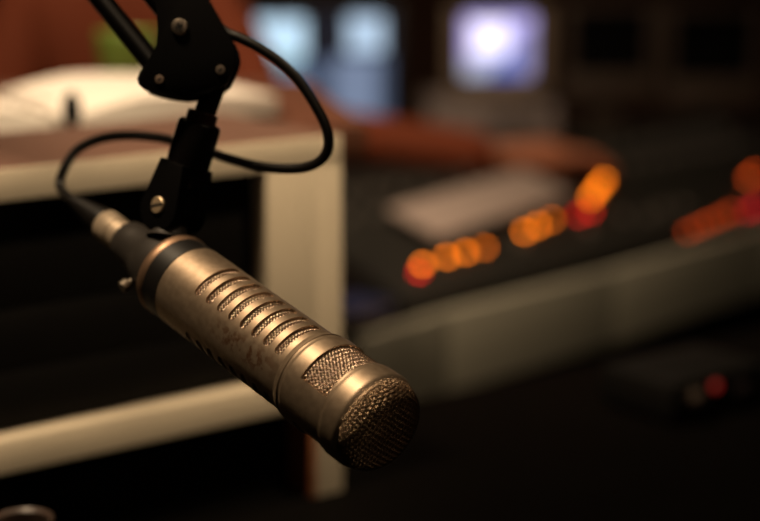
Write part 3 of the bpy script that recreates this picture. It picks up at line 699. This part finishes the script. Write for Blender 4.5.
# view-facing directions in the room for the cheek plates
VX, VY, VZ = RIGHT, UP, -FWD
bm = bmesh.new()
d0 = 0.955
def pl(px, py): return ((px-190)/FPX*d0, -(py-50)/FPX*d0)
outline = [(155, -30), (156, 0), (158, 30), (158.5, 45), (152, 58), (145, 66), (140, 73), (137.5, 79), (139, 85), (144, 89.5), (155, 93), (168, 96), (182, 97.8), (198, 96.5), (210, 93), (219, 89), (227, 83), (231, 74), (235.5, 64), (237, 56), (235.5, 47), (231, 38), (224, 26), (216, 12), (209, 0), (196, -24)]
Mplate = frame(W(190, 50, d0), VX, VY)
prism(bm, [pl(*p) for p in outline], 0.004, Mplate @ T(0, 0, 0.0), 0.0008); finish('cheek_plate', bm, M_black, arm)
bm = bmesh.new(); prism(bm, [pl(*p) for p in outline], 0.004, Mplate @ T(0, 0, -0.026), 0.0008); finish('cheek_plate', bm, M_black, arm)
def screw(px, py, r_px, d, depth_m, m, cross, axis=None, name='screw', dia=None):
    r = r_px/FPX*d if dia is None else dia/2
    Ms = frame_z(W(px, py, d), VZ if axis is None else axis, VX)
    bm = bmesh.new()
    h = r*(0.45 if cross != 'slot' else 0.22)
    if cross == 'phillips':
        n = 32; ring0 = []
        lathe(bm, [(r, 0), (r, h*0.4), (r*0.85, h*0.85), (r*0.5, h)], n, Ms, cap=False)
        lathe(bm, [(r*0.5, h), (0, h*1.02)], n, Ms, cap=False)
    else:
        lathe(bm, [(r, -h), (r, h*0.5), (r*0.9, h*0.9), (r*0.6, h), (0, h*1.03)], 32, Ms, cap=False)
    o = finish(name, bm, m, arm)
    bm = bmesh.new()
    if cross == 'phillips':
        for q in (0.35, 0.35+PI/2): box(bm, (r*0.9, r*0.24, h*0.3), Ms @ T(0, 0, h*0.98) @ Matrix.Rotation(q, 4, 'Z'))
    elif cross == 'slot': box(bm, (r*1.9, r*0.26, r*0.12), Ms @ T(0, 0, h*0.98) @ Matrix.Rotation(0.05, 4, 'Z'))
    else: box(bm, (r*0.8, r*0.3, h*0.3), Ms @ T(0, 0, h*0.98) @ Matrix.Rotation(0.6, 4, 'Z'))
    finish('screw_recess', bm, M_dark, o)
    return o
screw(179.5, 27, 8.6, d0-0.0022, 0, M_screw, 'phillips'); screw(159.5, 79.5, 4.6, d0-0.0022, 0, mat('dull_rivet', (0.30, 0.22, 0.17), 0.5, 0.9), 'none'); screw(220.5, 70, 5.0, d0-0.0022, 0, mat('dull_rivet_dark', (0.20, 0.16, 0.13), 0.5, 0.9), 'none')
# two parallel rods of the upper section, up to the elbow out of the picture
upl = (W(107, 0, 0.985) - W(150, 53, 0.969)).normalized()
rods = []
for (px, py), nm in (((159.5, 72), 'lower_rod'), ((179.5, 27), 'upper_rod')):
    s0 = W(px, py, 0.966); e0 = s0 + upl*0.62
    bm = bmesh.new(); tube(bm, [s0, e0], 0.0062, 20); finish(nm, bm, M_rod, arm); rods.append((s0, e0))
el = (rods[0][1]+rods[1][1])/2
bm = bmesh.new(); Me = frame_z(el, VZ, UP); lathe(bm, [(0.034, -0.016), (0.036, -0.014), (0.036, 0.014), (0.034, 0.016)], 40, Me); finish('elbow_joint', bm, M_black, arm)
base = Vector((-0.80, 1.60, CZ))
for off in (-0.012, 0.012):
    bm = bmesh.new(); tube(bm, [el + Vector((off, 0, 0)), base + Vector((off, 0, 0.10))], 0.0062, 16); finish('rear_rod', bm, M_black, arm)
bm = bmesh.new(); lathe(bm, [(0.032, 0), (0.032, 0.012), (0.014, 0.016), (0.014, 0.11), (0.022, 0.112), (0.022, 0.125), (0, 0.126)], 32, T(*base)); finish('base_clamp', bm, M_black, arm)
# stem, barrel, forked knuckle
st0, st1 = W(222, 66, 0.968), W(201, 124, 0.972)
bm = bmesh.new(); tube(bm, [st0, st1], 0.0062, 24); finish('stem', bm, M_blackgloss, arm)
bt, bb = W(200.5, 122, 0.970), W(182, 184, 0.974)
bz = (bb-bt).normalized(); BLn = (bb-bt).length
Mb = frame_z(bt, bz, RIGHT)
bm = bmesh.new(); lathe(bm, [(0.0070, -0.006), (0.0088, -0.0055), (0.0090, 0.002)], 40, Mb); finish('collar', bm, mat('dark_red_anodised', (0.035, 0.012, 0.010), 0.3, 0.4), arm)
bm = bmesh.new(); lathe(bm, [(0.0085, 0.0), (0.0108, 0.0), (0.0122, 0.0012), (0.0126, 0.003), (0.0126, BLn*0.9), (0.0122, BLn)], 48, Mb); finish('barrel', bm, M_blackgloss, arm)
kc = W(174, 208, 0.974)
ka = (-RIGHT*0.62 - FWD*0.76 + UP*0.10).normalized()                    # screw axis, towards the left of the camera
def cheek(off, thick, r, up_len, name, m):
    Mk_ = frame_z(kc + ka*off, ka, bz.cross(ka))
    yv = (Mk_.to_3x3().inverted() @ (-bz)); a0 = math.atan2(yv.y, yv.x)
    poly = []
    for i in range(25):
        q = a0 + PI/2 + PI*i/24; poly.append((r*math.cos(q), r*math.sin(q)))
    d_ = Vector((math.cos(a0), math.sin(a0))); s_ = Vector((-d_.y, d_.x))
    poly += [tuple(d_*up_len - s_*r*0.66), tuple(d_*up_len + s_*r*0.66)]
    bm = bmesh.new(); prism(bm, poly, thick, Mk_, 0.0012); return finish(name, bm, m, arm)
cheek(0.0085, 0.0075, 0.0150, 0.026, 'fork_cheek', M_black); cheek(-0.0085, 0.0075, 0.0150, 0.026, 'fork_cheek', M_black); cheek(0.0, 0.0088, 0.0140, 0.0145, 'centre_lug', M_black)
sk = kc + ka*0.0128
q = sk - CAM; dd = q.dot(FWD)
screw(380+FPX*q.dot(RIGHT)/dd, 260.5-FPX*q.dot(UP)/dd, 0, dd, 0, M_brass, 'slot', ka, 'brass_screw', 0.0098)
# foot from the knuckle on to the tail clamp of the microphone
ft = Mm @ Vector((17*mm, 0, -17*mm)); f2 = Mm @ Vector((20.0*mm, 0, -17*mm))
bm = bmesh.new(); fp = spline([kc, kc*0.5 + ft*0.5, ft], 8); n_ = len(fp)
tube(bm, fp, [0.0085 + 0.0045*(i/(n_-1))**3 for i in range(n_)], 28); finish('foot', bm, M_clamp, arm)

# ------------------------------------------------------------------ microphone cable
cab = empty('microphone_cable', (0, 0, 0), 'black microphone cable looping from the plug up to the boom arm', 'cable')
def ML(s, r=0.0, a_=0.0): return Mm @ Vector((r*math.cos(a_), r*math.sin(a_), s))
Mx = Mm @ T(0, 0, -51.2*mm) @ Matrix.Rotation(PI, 4, 'X')                # z points back out of the microphone
bm = bmesh.new(); lathe(bm, [(8.6*mm, 0), (9.6*mm, 0.3*mm), (9.6*mm, 9*mm), (9.2*mm, 9.4*mm), (9.2*mm, 10.4*mm), (9.7*mm, 10.8*mm), (9.7*mm, 22*mm), (9.0*mm, 23*mm)], 48, Mx); plabel(finish('plug_shell', bm, M_nickel, cab), 'shiny nickel plug shell')
bm = bmesh.new(); prof = [(8.8*mm, 22.6*mm)]
for i in range(7): z = 24 + i*4.6; r = 9.0 - i*0.72; prof += [(r*mm, z*mm), (r*mm, (z+3.2)*mm), ((r-0.9)*mm, (z+3.4)*mm), ((r-0.9)*mm, (z+4.4)*mm)]
prof += [(3.2*mm, 57*mm)]
lathe(bm, prof, 40, Mx); finish('strain_relief', bm, M_rubber, cab)
pts = [Mx @ Vector((0, 0, 52*mm)), Mx @ Vector((0, 0, 60*mm)), W(60, 186, 1.056), W(65, 167, 1.058), W(77, 150, 1.060), W(98, 139.5, 1.058), W(125, 135.5, 1.052), W(160, 138, 1.040), W(195, 147, 1.024), W(225, 157.5, 1.008), W(252, 165, 0.996), W(280, 168.5, 0.986), W(304, 167.5, 0.978), W(321, 160, 0.972), W(328.5, 146, 0.968), W(326, 127, 0.966), W(315, 105, 0.965), W(299, 81, 0.965), W(280, 62, 0.966), W(258, 47, 0.968), W(240, 38, 0.970), W(224, 31, 0.972), W(205, 12, 0.974), W(186, -12, 0.976)]
last = pts[-1]; pts += [last + upl*0.08, last + upl*0.30, last + upl*0.50]
bm = bmesh.new(); tube(bm, spline(pts, 10), 0.0030, 14); finish('cord', bm, M_rubber, cab)
